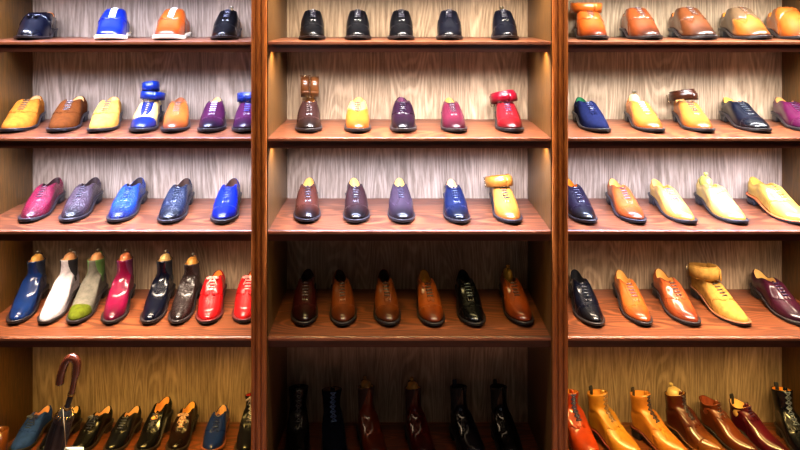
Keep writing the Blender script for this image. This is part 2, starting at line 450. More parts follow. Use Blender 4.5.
        mkobj('tongue_tip', v, f, mat, R)
    if kind == 'monk':
        layer('strap', surf, [lambda p: p.y-(.47*L+.06*L*(p.x/wh)), lambda p: .60*L+.02*L*(p.x/wh)-p.y], .0022, leather(strapcol or col, finish), R)
        st = at_len(.5, .9, 2)[0]; P, T, Nn = st; b = MB(); xx = -.022*side
        Nb = (Nn+Vector((xx/.03*.7, 0, 0))).normalized()
        q = [on(P, Nn, T, xx+dx, .004, dt) for dx, dt in ((-.008, -.011), (.008, -.011), (.008, .013), (-.008, .013))]
        b.tube(q, .0016, 6, closed=True); b.tube([(q[0]+q[1])/2, (q[2]+q[3])/2], .001, 5)
        b.build('buckle', simple('brass', (190, 160, 90), .25, 1), R, label='metal strap buckle')
    if kind == 'loafer':
        layer('saddle_strap', surf, [lambda p: p.y-.36*L, lambda p: .45*L-p.y], .002, mat, R)
        b = MB(); b2 = MB()
        pl = [on(Vector((0, .30*L, .075)), Vector((0, 0, 1)), Vector((0, 1, 0)), x, .002, dy) for x, dy in [( .03*math.cos(a), .055-.055*math.sin(a)) for a in [i*PI/12 for i in range(13)]]]
        b.tube(pl, .0018, 6); b.build('apron_seam', mat, R)
        for sg in (1, -1):
            P = on(Vector((0, .34*L, .07)), Vector((0, 0, 1)), Vector((0, 1, 0)), sg*.008, .004)
            Mx = Matrix.Translation(P) @ Matrix.Rotation(sg*.35, 4, 'Z') @ Matrix.Rotation(PI/2+.2, 4, 'X')
            b2.lathe([(.002, -.004), (.0035, 0), (.003, .003), (.0045, .008), (.006, .022), (.001, .022)], 10, Mx)
        b2.build('tassel', mat, R)
    if kind == 'chelsea':
        gm = simple('gusset%s' % ((gusset or BLACK),), gusset or BLACK, .8); yg = cc.y-.006
        for sg in (1, -1):
            layer('elastic_gusset', surf, [lambda p: sg*p.x-.004, lambda p: .028*ss(.05, .14, p.z*.14/shaft)+.004-abs(p.y-yg), lambda p: p.z-.062*shaft/.14], .0012, gm, R)
    if tab or kind == 'chelsea':
        tmx = simple('tab%s' % ((tab or gusset or BLACK),), tab or gusset or BLACK, .7); b = MB(); q = max(top, key=lambda z: z.y)
        v = []
        loop = [(-.002, -.02), (-.003, .0), (-.002, .016), (.002, .019), (.006, .014), (.006, -.0), (.005, -.018)]
        for (dy, dz) in loop:
            for dx in (-.0075, .0075): v.append(Vector((q.x+dx, q.y-.006+dy, q.z+dz)))
        for (dy, dz) in reversed(loop):
            for dx in (-.0075, .0075): v.append(Vector((q.x+dx, q.y-.006+dy*.6+.0008, q.z+dz*.93)))
        f = [(2*i, 2*i+1, 2*i+3, 2*i+2) for i in range(len(v)//2-1)]; f.append((len(v)-2, len(v)-1, 1, 0))
        b.add(v, f); b.build('pull_tab', tmx, R)
    if tree:
        twm = wood('tree%s' % (tree,), tuple(int(c*.85) for c in tree), tree, 'Y', .4, 3, .15)
        b = MB(); zc_ = cc.z+.004; q0 = cc+Vector((0, .004, 0))
        hy = (max(q.y for q in top)-cc.y)*.78; hx_ = (max(q.x for q in top)-cc.x)*.78
        if boot:
            prof = [(.001, -.05), (.8, -.045), (.9, 0), (.78, .012), (.4, .019), (.01, .021)]
        else: prof = [(.001, -.045), (.85, -.042), (.95, -.01), (.85, .006), (.5, .014), (.01, .017)]
        v = []; n = 20
        for (r, z) in prof:
            for k in range(n):
                a = 2*PI*k/n; yy = q0.y+(.1*hy if not boot else 0)+math.cos(a)*r*hy*(.8 if not boot else 1)
                v.append(Vector((q0.x+math.sin(a)*r*hx_, yy+(.008 if not boot else 0), (cc.z if boot else base(.9)+ts+.062*zs)+z)))
        f = [(j*n+k, j*n+(k+1) % n, (j+1)*n+(k+1) % n, (j+1)*n+k) for j in range(len(prof)-1) for k in range(n)]+[tuple(range(n)), tuple((len(prof)-1)*n+k for k in range(n))]
        b.add(v, f)
        t_o = b.build('shoe_tree', twm, R, label='wooden shoe tree')
        b = MB(); Mx = Matrix.Translation((q0.x, q0.y+.012, (cc.z if boot else base(.9)+ts+.062*zs)+.014))
        b.lathe([(.004, -.004), (.004, .006), (.0085, .010), (.0085, .016), (.004, .019)], 12, Mx)
        b.build('knob', simple('knobmetal', (150, 140, 120), .3, 1) if tree[0] > 225 else twm, t_o)
    return R
# ------------------------------------------------------------------ placement
# shelf planes: (height at front, height at back)
H = {1: (EYE-.124, EYE-.124), 2: (EYE-.481, EYE-.481), 3: (EYE-.825, EYE-.825), 4: (EYE-1.220, EYE-1.220), 5: (EYE-1.735, EYE-1.803)}
def shelf_z(r, Y):
    a, b = H[r]; return a+(b-a)*(Y-D0)/(DB-D0)
def ground(px, py, r):
    """point of the shelf plane that the photograph shows at this pixel"""
    a, b = H[r]; k = (b-a)/(DB-D0); s = (py-PY)/F      # EYE - s*Y = a + k*(Y-D0)
    Y = (EYE-a+k*D0)/(s+k); return (px-PX)*Y/F, Y
def place(o, r, tx, ty, hx, L=.285, W=.1, top=.1, tab=0):
    x, Y = ground(tx, ty, r)
    Y = max(Y, D0+.025)
    hY = Y+.86*L
    for _ in range(4):
        hX = (hx-PX)*hY/F; a = math.atan2(hX-x, .86*L); hY = Y+.86*L*math.cos(a)
    tot = Y+L*math.cos(a)+.008+max(0, .028*abs(math.sin(a)))+top*(H[r][0]-H[r][1])/(DB-D0)+tab
    if tot > DB-.008: Y -= tot-(DB-.008)
    x = (tx-PX)*Y/F
    hX = (hx-PX)*(Y+.86*L*math.cos(a))/F; a = math.atan2(hX-x, .86*L)
    sl = (H[r][1]-H[r][0])/(DB-D0)
    o.matrix_world = Matrix.Translation((x, Y, shelf_z(r, Y)+.0008)) @ Matrix.Rotation(math.atan(sl), 4, 'X') @ Matrix.Rotation(-a, 4, 'Z')
    return o
STRIPK, SPOTK, SHOPE, EXPO = 2.7, 1.7, 22, 0.0
PEACH = (226, 165, 100); GOLDT = (215, 170, 80)
NAVY = (20, 24, 52); BLU = (18, 50, 165)
ROWW = {1: 'top shelf', 2: 'second shelf', 3: 'third shelf', 4: 'fourth shelf', 5: 'bottom shelf'}
SH = []
def S(r, tx, ty, hx, kind, label, col, **kw): SH.append((r, tx, ty, hx, kind, label, col, kw))
# ---- left bay, top shelf
S(1, 24, 40.5, 47, 'loafer', 'navy tassel loafer at the left end of the left bay, top shelf', (14, 18, 40), lining=(225, 130, 40), side=-1, W=.112)
S(1, 107, 40.5, 119, 'casual', 'blue lace-up shoe with white laces and white sole, top shelf', (14, 45, 170), sole=(235, 225, 205), welt=(225, 200, 150), lace=(235, 235, 240), lining=(20, 30, 90), W=.11, point=0)
S(1, 164, 40.5, 180, 'casual', 'tan orange lace-up shoe with cream laces and white sole, top shelf', (190, 84, 22), toe=(170, 65, 15), sole=(235, 225, 200), welt=(230, 215, 180), lace=(238, 225, 200), lining=(150, 80, 40), W=.11, point=0)
S(1, 221, 40.5, 232, 'oxford', 'black oxford with pale wooden tree beside the left fluted post, top shelf', BLACK, cap='cap', tree=(226, 190, 110))
# ---- left bay, second shelf
S(2, 8, 131.5, 35, 'derby', 'mustard tan suede derby at the left end of the second shelf', (204, 118, 34), finish='suede', lace=(70, 50, 25), W=.112, side=-1)
S(2, 56, 131.5, 77, 'derby', 'brown suede derby between mustard and yellow suede shoes', (122, 62, 16), finish='suede', lace=(70, 62, 60), W=.108)
S(2, 97, 131.3, 113, 'derby', 'yellow suede derby beside the two-tone blue and cream shoe', (216, 154, 64), finish='suede', lace=(50, 40, 30), W=.104, side=-1)
S(2, 139, 132, 153, 'oxford', 'two-tone spectator oxford with blue toe and cream vamp', (225, 185, 105), cap='cap', capcol=(26, 48, 130), facing=(26, 50, 140), counter=(20, 36, 100), lace=(20, 30, 90))
S(2, 172, 133, 180, 'oxford', 'plain tan oxford between the spectator shoe and purple oxford', (192, 98, 34), toe=(150, 66, 24), lace=(70, 40, 25), lining=(150, 80, 40), side=-1)
S(2, 208, 133, 217, 'oxford', 'deep purple oxford with burgundy sides, left bay second shelf', (92, 26, 70), toe=(40, 14, 48), cap='cap', lace=(180, 150, 180), side=-1)
S(2, 243, 132.5, 251, 'oxford', 'purple oxford half hidden by the left fluted post, with blue belt', (100, 30, 80), toe=(62, 20, 60), cap='cap', lace=(30, 40, 120))
# ---- left bay, third shelf
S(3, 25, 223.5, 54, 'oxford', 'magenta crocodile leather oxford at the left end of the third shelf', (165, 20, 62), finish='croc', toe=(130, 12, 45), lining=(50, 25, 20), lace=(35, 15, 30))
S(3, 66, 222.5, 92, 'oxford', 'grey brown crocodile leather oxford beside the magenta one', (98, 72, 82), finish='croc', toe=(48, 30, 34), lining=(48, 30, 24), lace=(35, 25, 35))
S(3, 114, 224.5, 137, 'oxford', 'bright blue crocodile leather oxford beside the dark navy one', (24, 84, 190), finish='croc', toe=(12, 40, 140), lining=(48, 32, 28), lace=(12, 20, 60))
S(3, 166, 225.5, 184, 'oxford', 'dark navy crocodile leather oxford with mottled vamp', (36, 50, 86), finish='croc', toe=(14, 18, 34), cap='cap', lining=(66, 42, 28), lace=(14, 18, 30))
S(3, 221, 225.5, 232, 'oxford', 'smooth royal blue oxford beside the left fluted post, third shelf', (14, 42, 190), toe=(10, 28, 140), lining=(80, 50, 35), lace=(12, 28, 130), cap='cap')
# ---- left bay, fourth shelf
S(4, 13, 320, 38, 'chelsea', 'blue leather chelsea boot at the left end of the fourth shelf', (20, 60, 135), shaft=.165, tree=(235, 170, 80), gusset=(14, 26, 50), W=.089, L=.262)
S(4, 43, 321.5, 71, 'chelsea', 'white suede chelsea boot with black elastic side', (232, 222, 228), finish='suede', tree=(232, 160, 100), gusset=(30, 26, 32), tab=(235, 232, 225), W=.088, L=.262, shaft=.17)
S(4, 72, 323, 98, 'chelsea', 'grey chelsea boot with a green toe cap and green elastic', (128, 124, 112), finish='suede', cap='cap', capcol=(108, 120, 28), gusset=(70, 105, 45), tree=(232, 160, 100), tab=(70, 105, 45), W=.089, L=.262, shaft=.17)
S(4, 109, 324, 126, 'chelsea', 'glossy magenta chelsea boot with wooden tree', (160, 18, 72), toe=(120, 10, 50), gusset=(90, 14, 62), tree=(235, 130, 80), W=.088, L=.262, shaft=.17)
S(4, 147, 322, 166, 'chelsea', 'dark navy chelsea boot with blue tab between magenta and brown boots', (14, 20, 50), tree=(238, 195, 120), tab=(24, 50, 110), gusset=(10, 12, 26), W=.086, L=.262, shaft=.166)
S(4, 175, 323, 193, 'chelsea', 'dark brown crinkled chelsea boot beside the red lace-up shoe', (66, 42, 40), finish='croc', toe=(56, 34, 32), tree=(238, 160, 70), tab=(235, 170, 140), gusset=(40, 26, 28), W=.086, L=.262, shaft=.152)
S(4, 206, 326, 217, 'derby', 'bright red lace-up shoe with bow in full view, left bay', (214, 22, 26), lace=(240, 150, 140), bow=True, lining=(238, 150, 60), welt=(70, 20, 20), W=.098, L=.265, lift=.022)
S(4, 242, 324, 253, 'derby', 'bright red lace-up shoe partly hidden by the left fluted post', (214, 26, 28), lace=(240, 150, 140), bow=True, lining=(238, 150, 60), welt=(70, 20, 20), W=.098, L=.265, lift=.02)
# ---- left bay, bottom shelf
S(5, 12, 453, 43, 'derby', 'blue suede lace-up shoe left of the umbrella', (60, 100, 215), finish='suede', bow=True, lining=(236, 178, 130), lace=(30, 40, 90), W=.085, L=.208)
S(5, 40, 453, 72, 'derby', 'black lace-up shoe standing behind the umbrella handle', (20, 20, 26), lining=(236, 190, 120), lace=(40, 40, 55), W=.083, L=.208, bow=True)
S(5, 73, 452, 104, 'derby', 'black patent lace-up shoe directly right of the umbrella', (18, 18, 28), lining=(236, 185, 135), lace=(30, 34, 60), W=.083, L=.208, bow=True)
S(5, 107, 453, 133, 'derby', 'navy black lace-up shoe second right of the umbrella', (26, 30, 52), lining=(236, 185, 135), lace=(40, 46, 80), W=.083, L=.208)
S(5, 139, 454, 163, 'heel', 'black high-heeled lace-up with a tall tan lining, bottom shelf', (22, 22, 34), lining=(232, 165, 90), lace=(46, 48, 66), W=.086, L=.205, hh=.06)
S(5, 172, 453, 189, 'heel', 'dark brown heeled lace-up with lace ends, bottom shelf', (62, 30, 26), toe=(40, 18, 20), lining=(236, 175, 90), lace=(190, 150, 130), W=.086, L=.205, bow=True, hh=.04)
S(5, 209, 454, 221, 'derby', 'blue derby with brown sole, last full shoe of the left bottom shelf', (30, 62, 160), sole=(60, 34, 26), welt=(110, 60, 40), lining=(236, 185, 130), lace=(20, 34, 90), W=.088, L=.208)
S(5, 243, 454, 253, 'boot', 'dark lace-up boot with red lining half behind the left fluted post', (34, 34, 52), lining=(200, 30, 20), lace=(150, 140, 150), W=.086, L=.208, shaft=0.150, bow=True)
# ---- centre bay
S(1, 312.5, 40.5, 313, 'oxford', 'black cap-toe oxford at the left end of the centre bay, top shelf', (14, 15, 24), cap='cap', lining=(30, 28, 30))
S(1, 358, 40.5, 357, 'oxford', 'black cap-toe oxford second from left on the centre top shelf', (14, 15, 24), cap='cap', lining=(30, 28, 30), side=-1)
S(1, 402, 40.5, 401, 'oxford', 'black cap-toe oxford in the middle of the centre top shelf', (14, 15, 24), cap='cap', lining=(30, 28, 30))
S(1, 449.5, 40.5, 448, 'oxford', 'dark navy wingtip oxford on the centre top shelf', (18, 22, 40), cap='wing', lining=(24, 26, 34), side=-1)
S(1, 508, 40.5, 501, 'oxford', 'dark navy cap-toe oxford with wooden tree, right end of centre top shelf', (18, 22, 40), cap='cap', tree=(226, 190, 90), lining=(60, 50, 40))
S(2, 308.5, 133, 310, 'oxford', 'dark brown cap-toe oxford below the coiled brown belt', (72, 42, 38), toe=(44, 24, 20), cap='cap', lace=(50, 30, 30))
S(2, 358, 133.5, 358, 'oxford', 'two-tone tan oxford with pale yellow quarters, centre second shelf', (205, 108, 36), quarter=(226, 176, 96), toe=(170, 85, 28), lace=(40, 25, 20), lining=(225, 180, 100))
S(2, 403.5, 133, 402, 'derby', 'dark purple derby in the middle of the centre second shelf', (56, 20, 52), toe=(30, 12, 30), lace=(28, 18, 36), lining=(90, 40, 70), side=-1)
S(2, 457.5, 133.5, 449, 'oxford', 'plain burgundy plum oxford with tan lining, centre second shelf', (118, 36, 62), toe=(84, 16, 38), lace=(40, 24, 40), lining=(222, 165, 80), W=.096)
S(2, 514, 133.5, 503, 'oxford', 'red leather oxford wrapped by a red belt', (162, 26, 38), toe=(120, 10, 18), lace=(36, 30, 70), cap='cap', lining=(120, 30, 40))
S(3, 307, 224.5, 308.5, 'oxford', 'brown cap-toe oxford at the left end of the centre third shelf', (104, 52, 36), toe=(50, 24, 20), cap='cap', lining=(214, 165, 80), lace=(28, 20, 26))
S(3, 357, 225, 354.5, 'oxford', 'dark brown cap-toe oxford second on the centre third shelf', (74, 42, 40), toe=(34, 16, 16), cap='cap', lining=(222, 178, 95), lace=(28, 22, 30), side=-1)
S(3, 403.5, 225, 399, 'oxford', 'grey purple wingtip oxford in the middle of the third shelf', (80, 60, 72), toe=(44, 30, 38), cap='wing', lining=(222, 180, 100), lace=(34, 28, 44))
S(3, 461, 225.5, 451, 'oxford', 'navy cap-toe oxford with cream lining, centre third shelf', (30, 42, 88), toe=(16, 20, 44), cap='cap', lining=(228, 180, 125), lace=(16, 24, 50), W=.096)
S(3, 514, 225.5, 498, 'oxford', 'light tan oxford wrapped by a tan belt', (214, 140, 54), toe=(186, 100, 32), lace=(24, 26, 50), lining=(190, 120, 50))
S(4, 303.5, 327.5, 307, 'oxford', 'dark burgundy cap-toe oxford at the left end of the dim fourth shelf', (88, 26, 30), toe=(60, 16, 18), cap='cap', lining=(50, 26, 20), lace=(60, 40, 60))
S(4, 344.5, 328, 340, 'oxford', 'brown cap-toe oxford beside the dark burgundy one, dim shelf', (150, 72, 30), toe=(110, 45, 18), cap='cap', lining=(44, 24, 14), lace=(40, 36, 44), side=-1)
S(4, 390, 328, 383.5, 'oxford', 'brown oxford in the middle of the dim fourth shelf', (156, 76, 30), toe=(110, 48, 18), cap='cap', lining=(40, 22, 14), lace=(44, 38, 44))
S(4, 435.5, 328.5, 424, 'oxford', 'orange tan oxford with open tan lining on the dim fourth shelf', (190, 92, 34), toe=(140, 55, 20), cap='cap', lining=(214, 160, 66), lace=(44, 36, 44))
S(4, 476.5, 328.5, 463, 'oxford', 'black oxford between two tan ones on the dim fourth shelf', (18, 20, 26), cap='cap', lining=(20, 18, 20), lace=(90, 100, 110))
S(4, 526, 327.5, 507, 'oxford', 'orange brown wingtip oxford with tree, right end of the dim shelf', (190, 84, 32), toe=(150, 52, 18), cap='wing', tree=(205, 150, 50), lace=(90, 70, 70))
S(5, 299, 455, 297, 'boot', 'black lace-up boot at the left end of the dark bottom shelf', (16, 16, 18), lining=(20, 18, 18), lace=(60, 60, 62), W=.098, shaft=0.188, L=.238)
S(5, 338, 455, 330, 'boot', 'dark navy suede lace-up boot on the dark bottom shelf', (34, 40, 66), finish='suede', lining=(120, 90, 70), lace=(60, 90, 140), W=.098, shaft=0.178, L=.238)
S(5, 382, 453, 363, 'chelsea', 'chestnut brown chelsea boot with black tab on the dark bottom shelf', (140, 54, 20), toe=(100, 34, 12), gusset=(50, 26, 18), tree=(150, 110, 50), tab=(16, 24, 30), W=.096, shaft=0.198, L=.238)
S(5, 431, 453, 411, 'chelsea', 'dark red chelsea boot in the middle of the dark bottom shelf', (112, 24, 18), toe=(80, 14, 12), gusset=(40, 14, 14), tree=(190, 140, 60), tab=(30, 14, 14), W=.096, shaft=0.193, L=.238)
S(5, 483, 453, 456, 'chelsea', 'dark navy chelsea boot on the dark bottom shelf', (26, 28, 52), gusset=(14, 14, 22), lining=(30, 26, 30), tab=(40, 42, 60), W=.098, shaft=0.198, L=.238)
S(5, 520, 453, 498, 'chelsea', 'black chelsea boot at the right end of the dark bottom shelf', (14, 14, 16), gusset=(10, 10, 10), lining=(18, 16, 16), W=.098, shaft=0.198, L=.238)
# ---- right bay
S(1, 599, 40.5, 583, 'derby', 'tan derby beside the right fluted post, under a tan belt', (188, 82, 24), toe=(130, 48, 14), lace=(50, 24, 14), W=.108)
S(1, 655, 40.5, 629, 'derby', 'chestnut brown derby second on the right top shelf', (142, 66, 28), toe=(92, 38, 18), lace=(44, 30, 30), lining=(216, 140, 60), W=.11)
S(1, 711, 40.5, 678, 'derby', 'brown wingtip brogue derby, middle of the right top shelf', (122, 66, 34), toe=(86, 42, 22), cap='wing', lace=(60, 36, 30), lining=(216, 120, 40), W=.112)
S(1, 766, 40.5, 729, 'derby', 'tan wingtip derby with grey-brown quarters, right top shelf', (178, 102, 38), cap='wing', toe=(140, 72, 24), quarter=(120, 92, 66), lace=(60, 40, 30), lining=(222, 128, 34), W=.112)
S(1, 812, 40.5, 775, 'monk', 'tan orange strapped shoe cut by the right edge, top shelf', (190, 98, 34), toe=(150, 66, 20), lining=(224, 130, 36), W=.112)
S(2, 604, 132, 581, 'oxford', 'navy suede shoe beside the right fluted post, second shelf', (28, 38, 92), finish='suede', lining=(20, 90, 50), lace=(20, 28, 70))
S(2, 658, 131.3, 633, 'oxford', 'light tan oxford with tree, second on the right second shelf', (214, 122, 48), toe=(180, 82, 28), tree=(232, 200, 130), lace=(230, 200, 160))
S(2, 708, 131, 681, 'oxford', 'tan oxford under a coiled dark brown belt', (204, 116, 46), toe=(176, 84, 28), lace=(80, 60, 60))
S(2, 766, 131, 729, 'oxford', 'navy black cap-toe oxford on the right second shelf', (18, 24, 50), toe=(12, 14, 28), cap='cap', lining=(230, 170, 60), lace=(14, 18, 34))
S(2, 818, 130, 781, 'oxford', 'magenta purple shoe cut by the right edge, second shelf', (112, 26, 76), cap='cap', toe=(90, 18, 70), lining=(210, 150, 80), lace=(60, 30, 60))
S(3, 590, 225.5, 568, 'oxford', 'black purple cap-toe oxford with orange lining by the right post', (44, 32, 56), toe=(18, 16, 22), cap='cap', lining=(228, 140, 28), lace=(22, 20, 40))
S(3, 640, 225.5, 614, 'oxford', 'chestnut tan cap-toe oxford second on the right third shelf', (196, 92, 36), toe=(160, 62, 20), cap='cap', lining=(226, 165, 80), lace=(44, 36, 60), W=.096)
S(3, 692, 226, 657, 'oxford', 'pale yellow tan oxford left of the cream strap shoe', (226, 168, 80), toe=(214, 138, 54), lace=(40, 40, 70), lining=(228, 170, 80), W=.096)
S(3, 743, 226, 704, 'monk', 'cream yellow monk strap shoe between the pale tan oxford and large yellow derby', (232, 186, 96), toe=(222, 160, 66), strapcol=(226, 176, 90), lining=(225, 180, 90), tree=(190, 180, 70), W=.103)
S(3, 808, 227, 757, 'derby', 'large yellow derby with orange welt at the right end', (226, 172, 70), welt=(190, 84, 34), lace=(120, 70, 30), lining=(220, 150, 50), W=.11, L=.295)
S(4, 597, 328.5, 576, 'oxford', 'black navy cap-toe oxford by the right post, fourth shelf', (16, 22, 46), toe=(12, 14, 26), cap='cap', lining=(20, 20, 26), lace=(16, 22, 44))
S(4, 646, 328, 621, 'oxford', 'tan cap-toe oxford beside the black navy one, right fourth shelf', (202, 104, 40), toe=(170, 74, 24), cap='cap', lining=(232, 185, 105), lace=(60, 50, 80), W=.096)
S(4, 695, 328, 661, 'derby', 'orange brown derby with dark laces, right fourth shelf', (196, 92, 44), toe=(150, 60, 30), lining=(236, 190, 110), lace=(26, 26, 44), W=.103)
S(4, 747, 328, 699, 'derby', 'yellow suede derby wrapped by a yellow belt', (214, 156, 72), finish='suede', lace=(44, 36, 30), welt=(120, 70, 40), lining=(220, 160, 60), W=.1)
S(4, 808, 328.5, 760, 'derby', 'burgundy purple derby at the right end of the fourth shelf', (92, 30, 56), toe=(66, 18, 40), lining=(236, 195, 120), lace=(36, 24, 60), W=.104)
S(5, 597, 456, 568, 'boot', 'orange red boot half hidden by the right fluted post', (206, 70, 26), lace=(40, 50, 90), lining=(222, 140, 50), welt=(70, 24, 20), shaft=0.168, L=.238, W=.103)
S(5, 641, 456, 592, 'boot', 'yellow tan lace-up boot with black tab, next to the orange red boot', (218, 150, 50), toe=(206, 130, 40), cap='wing', welt=(110, 30, 26), lace=(110, 80, 50), lining=(200, 130, 50), tab=(30, 26, 30), shaft=0.173, L=.238, W=.103)
S(5, 688, 457, 634, 'boot', 'light tan lace-up boot right of the yellow tan boot', (220, 138, 50), cap='wing', welt=(90, 34, 24), lace=(40, 30, 40), lining=(206, 140, 60), tab=(40, 30, 26), shaft=0.168, L=.238, W=.098, toe=(200, 116, 38))
S(5, 724, 456, 671, 'boot', 'mottled brown lace-up boot with pale lining, right bottom shelf', (116, 56, 26), cap='cap', toe=(150, 84, 30), quarter=(112, 46, 26), lace=(40, 30, 40), lining=(226, 175, 90), welt=(90, 50, 26), tree=(200, 170, 110), shaft=0.163, L=.238, W=.103)
S(5, 759, 457, 706, 'chukka', 'plain brown chukka boot between laced boot and burgundy chukka', (134, 62, 30), toe=(110, 46, 24), lace=(36, 24, 30), lining=(120, 50, 24), shaft=0.135, L=.238, W=.09)
S(5, 791, 456, 737, 'chukka', 'burgundy chukka boot with pale lining and black tab', (116, 20, 44), toe=(90, 14, 34), lace=(60, 30, 70), lining=(240, 190, 110), tab=(30, 26, 30), shaft=0.130, L=.238, W=.09)
S(5, 820, 456, 784, 'boot', 'black navy boot with orange lining cut by the right edge', (20, 26, 44), lace=(90, 100, 120), lining=(236, 150, 40), tab=(20, 24, 40), shaft=0.183, L=.238, W=.09)
PLN = {'oxford': 'oxford shoes', 'derby': 'derby shoes', 'monk': 'strapped shoes', 'loafer': 'loafers', 'chelsea': 'chelsea boots', 'boot': 'lace-up boots', 'chukka': 'chukka boots', 'casual': 'casual white-soled shoes', 'heel': 'heeled lace-up shoes'}
ROOTS = {}
from collections import Counter
cnt = Counter((s[0], s[4]) for s in SH)
for (r, tx, ty, hx, kind, label, col, kw) in SH:
    kw = dict(kw); L = kw.get('L', .285)
    g = PLN[kind]+' on the '+ROWW[r] if cnt[(r, kind)] > 1 else None
    if len(label.split()) < 4: print('short', label)
    if r == 1: kw['lift'] = .022
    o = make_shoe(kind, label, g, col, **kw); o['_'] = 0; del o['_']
    place(o, r, tx, ty, hx, L, top=kw.get('shaft', .145 if kind in ('chelsea',) else .09), tab=.014 if (kw.get('tab') or kind == 'chelsea') else 0); ROOTS[(r, round(tx))] = o
# ------------------------------------------------------------------ belts
def belt(shoe, col, label, name='rolled_belt', rad=.047, w=.032, turns=2.2, loc=(0, .215, .105), rot=(0, 0, 0), finish='leather', ey=1.15, buckle=True, climb=0.0):
    o = root(name, label, 'belt', 'rolled belts on the shoes')
    nseg = int(turns*36); th = .0026; v = []; f = []
    for i in range(nseg+1):
        a = 2*PI*i/36; r = rad-.0042*(a/(2*PI)); z0 = climb*(a/(2*PI))
        for rr, z in ((r, -w/2), (r+.0006, 0), (r, w/2), (r-th, w/2), (r-th, -w/2)):
            v.append((rr*math.cos(a-PI*.4), rr*math.sin(a-PI*.4)*ey, z+z0))
    for i in range(nseg):
        for k in range(5): f.append((i*5+k, i*5+(k+1) % 5, (i+1)*5+(k+1) % 5, (i+1)*5+k))
    f += [tuple(range(5)), tuple(nseg*5+k for k in range(5))]
    mkobj('strap', v, f, leather(col, finish), o)
    b = MB(); a = -PI*.4
    if buckle:
        c = Vector((rad*math.cos(2.3), rad*math.sin(2.3)*ey, 0)); t = Vector((-math.sin(2.3), math.cos(2.3)*ey, 0)).normalized()
        n_ = Vector((t.y, -t.x, 0))*.004; hz = Vector((0, 0, w*.62))
        q = [c+n_*-1+hz-t*.012, c-n_+hz+t*.012, c-n_-hz+t*.012, c-n_-hz-t*.012]
        q = [p+n_*2 for p in q]
        b.tube(q, .0018, 6, closed=True); b.tube([(q[0]+q[3])/2, (q[1]+q[2])/2], .0013, 5)
        b.build('buckle', simple('buckle_metal', (180, 165, 130), .25, 1), o, label='metal frame buckle')
    M_ = Matrix.Translation(loc) @ Matrix.Rotation(rot[2], 4, 'Z') @ Matrix.Rotation(rot[1], 4, 'Y') @ Matrix.Rotation(rot[0], 4, 'X')
    o.matrix_world = shoe.matrix_world @ M_
    return o
RK = lambda r, x: ROOTS[(r, x)]
belt(RK(2, 139), (24, 60, 170), 'blue belt coiled round the collar of the two-tone spectator oxford', rad=.050, turns=2.2, w=.03, loc=(.004, .215, .112), rot=(-.2, .1, 0), ey=1.3)
belt(RK(2, 139), (24, 60, 170), 'upper blue belt coil on the two-tone spectator oxford', rad=.036, turns=2.4, w=.036, loc=(-.004, .215, .149), rot=(-.3, -.1, 0))
belt(RK(2, 243), (26, 66, 180), 'blue belt coiled round the purple oxford by the left post', finish='croc', rad=.055, w=.036, loc=(0, .212, .106), rot=(-.2, 0, 0), ey=1.25)
belt(RK(2, 308), (120, 70, 36), 'glossy brown belt rolled upright on the dark brown oxford', rad=.046, w=.034, turns=2.5, loc=(-.020, .232, .149), rot=(0, PI/2, 0), ey=1)
belt(RK(2, 308), (134, 80, 40), 'second glossy brown belt rolled upright against the first one', rad=.046, w=.034, turns=2.5, loc=(.020, .232, .147), rot=(0, PI/2, 0), ey=1, buckle=False)
belt(RK(2, 514), (170, 18, 44), 'red belt looped round the collar of the red oxford', rad=.058, w=.032, turns=2.4, loc=(-.004, .212, 0.098), rot=(-.25, -.15, 0), climb=.007, ey=1.25)
belt(RK(3, 514), (216, 136, 46), 'tan belt looped round the collar of the light tan oxford', rad=.058, w=.036, turns=2.3, loc=(-.006, .212, 0.100), rot=(-.25, -.1, 0), climb=.004, ey=1.25)
belt(RK(1, 599), (196, 92, 26), 'tan belt coiled flat on top of the tan derby', rad=.064, w=.040, turns=3, loc=(0, .200, .124), rot=(.03, 0, 0))
belt(RK(2, 708), (86, 40, 20), 'dark brown belt coiled on the tan oxford, right bay', rad=.055, w=.028, turns=2.4, loc=(-.004, .214, .104), rot=(-.2, -.1, 0), climb=.009, ey=1.25)
belt(RK(4, 747), (216, 160, 76), 'yellow suede belt looped round the yellow suede derby', finish='suede', rad=.056, w=.040, turns=2.3, loc=(-.002, .214, .112), rot=(-.22, .06, 0), climb=.006, ey=1.25)
# brown belt coil at the left end of the bottom shelf
b0 = belt(RK(1, 24), (140, 74, 22), 'tall brown belt coil at the far left end of the bottom shelf', rad=.034, w=.11, turns=2.5, ey=1, buckle=False)
bx_, bY = (-3-PX)*2.17/F, 2.17
b0.matrix_world = Matrix.Translation((bx_, bY, shelf_z(5, bY)+.055+.008)) @ Matrix.Rotation(math.atan((H[5][1]-H[5][0])/(DB-D0)), 4, 'X')
# ------------------------------------------------------------------ umbrella with its price tag
uY = 2.035; P = lambda px, py, dy=0: Vector(((px-PX)*(uY+dy)/F, uY+dy, EYE-(py-PY)*(uY+dy)/F))
um = root('umbrella', 'folded black umbrella with a polished brown crook handle, in front of the bottom shelf', 'umbrella', None)
foot = P(50, 488); foot.z = 0
base_p = Vector((foot.x, uY, 0)); um.location = base_p
def loc(v): return v-base_p
crook = [(60, 383.5), (61, 376), (63, 369), (66.5, 361), (70.5, 357.5), (74.5, 358), (77, 362.5), (76.8, 369), (75.5, 376), (73.5, 385), (71.3, 394)]
pts = [P(*q) for q in crook]; sm = []
for i in range(len(pts)-1):
    p0, p1, p2, p3 = pts[max(0, i-1)], pts[i], pts[i+1], pts[min(len(pts)-1, i+2)]
    for k in range(4):
        t = k/4; sm.append(.5*((2*p1)+(p2-p0)*t+(2*p0-5*p1+4*p2-p3)*t*t+(3*p1-p0-3*p2+p3)*t**3))
sm.append(pts[-1])
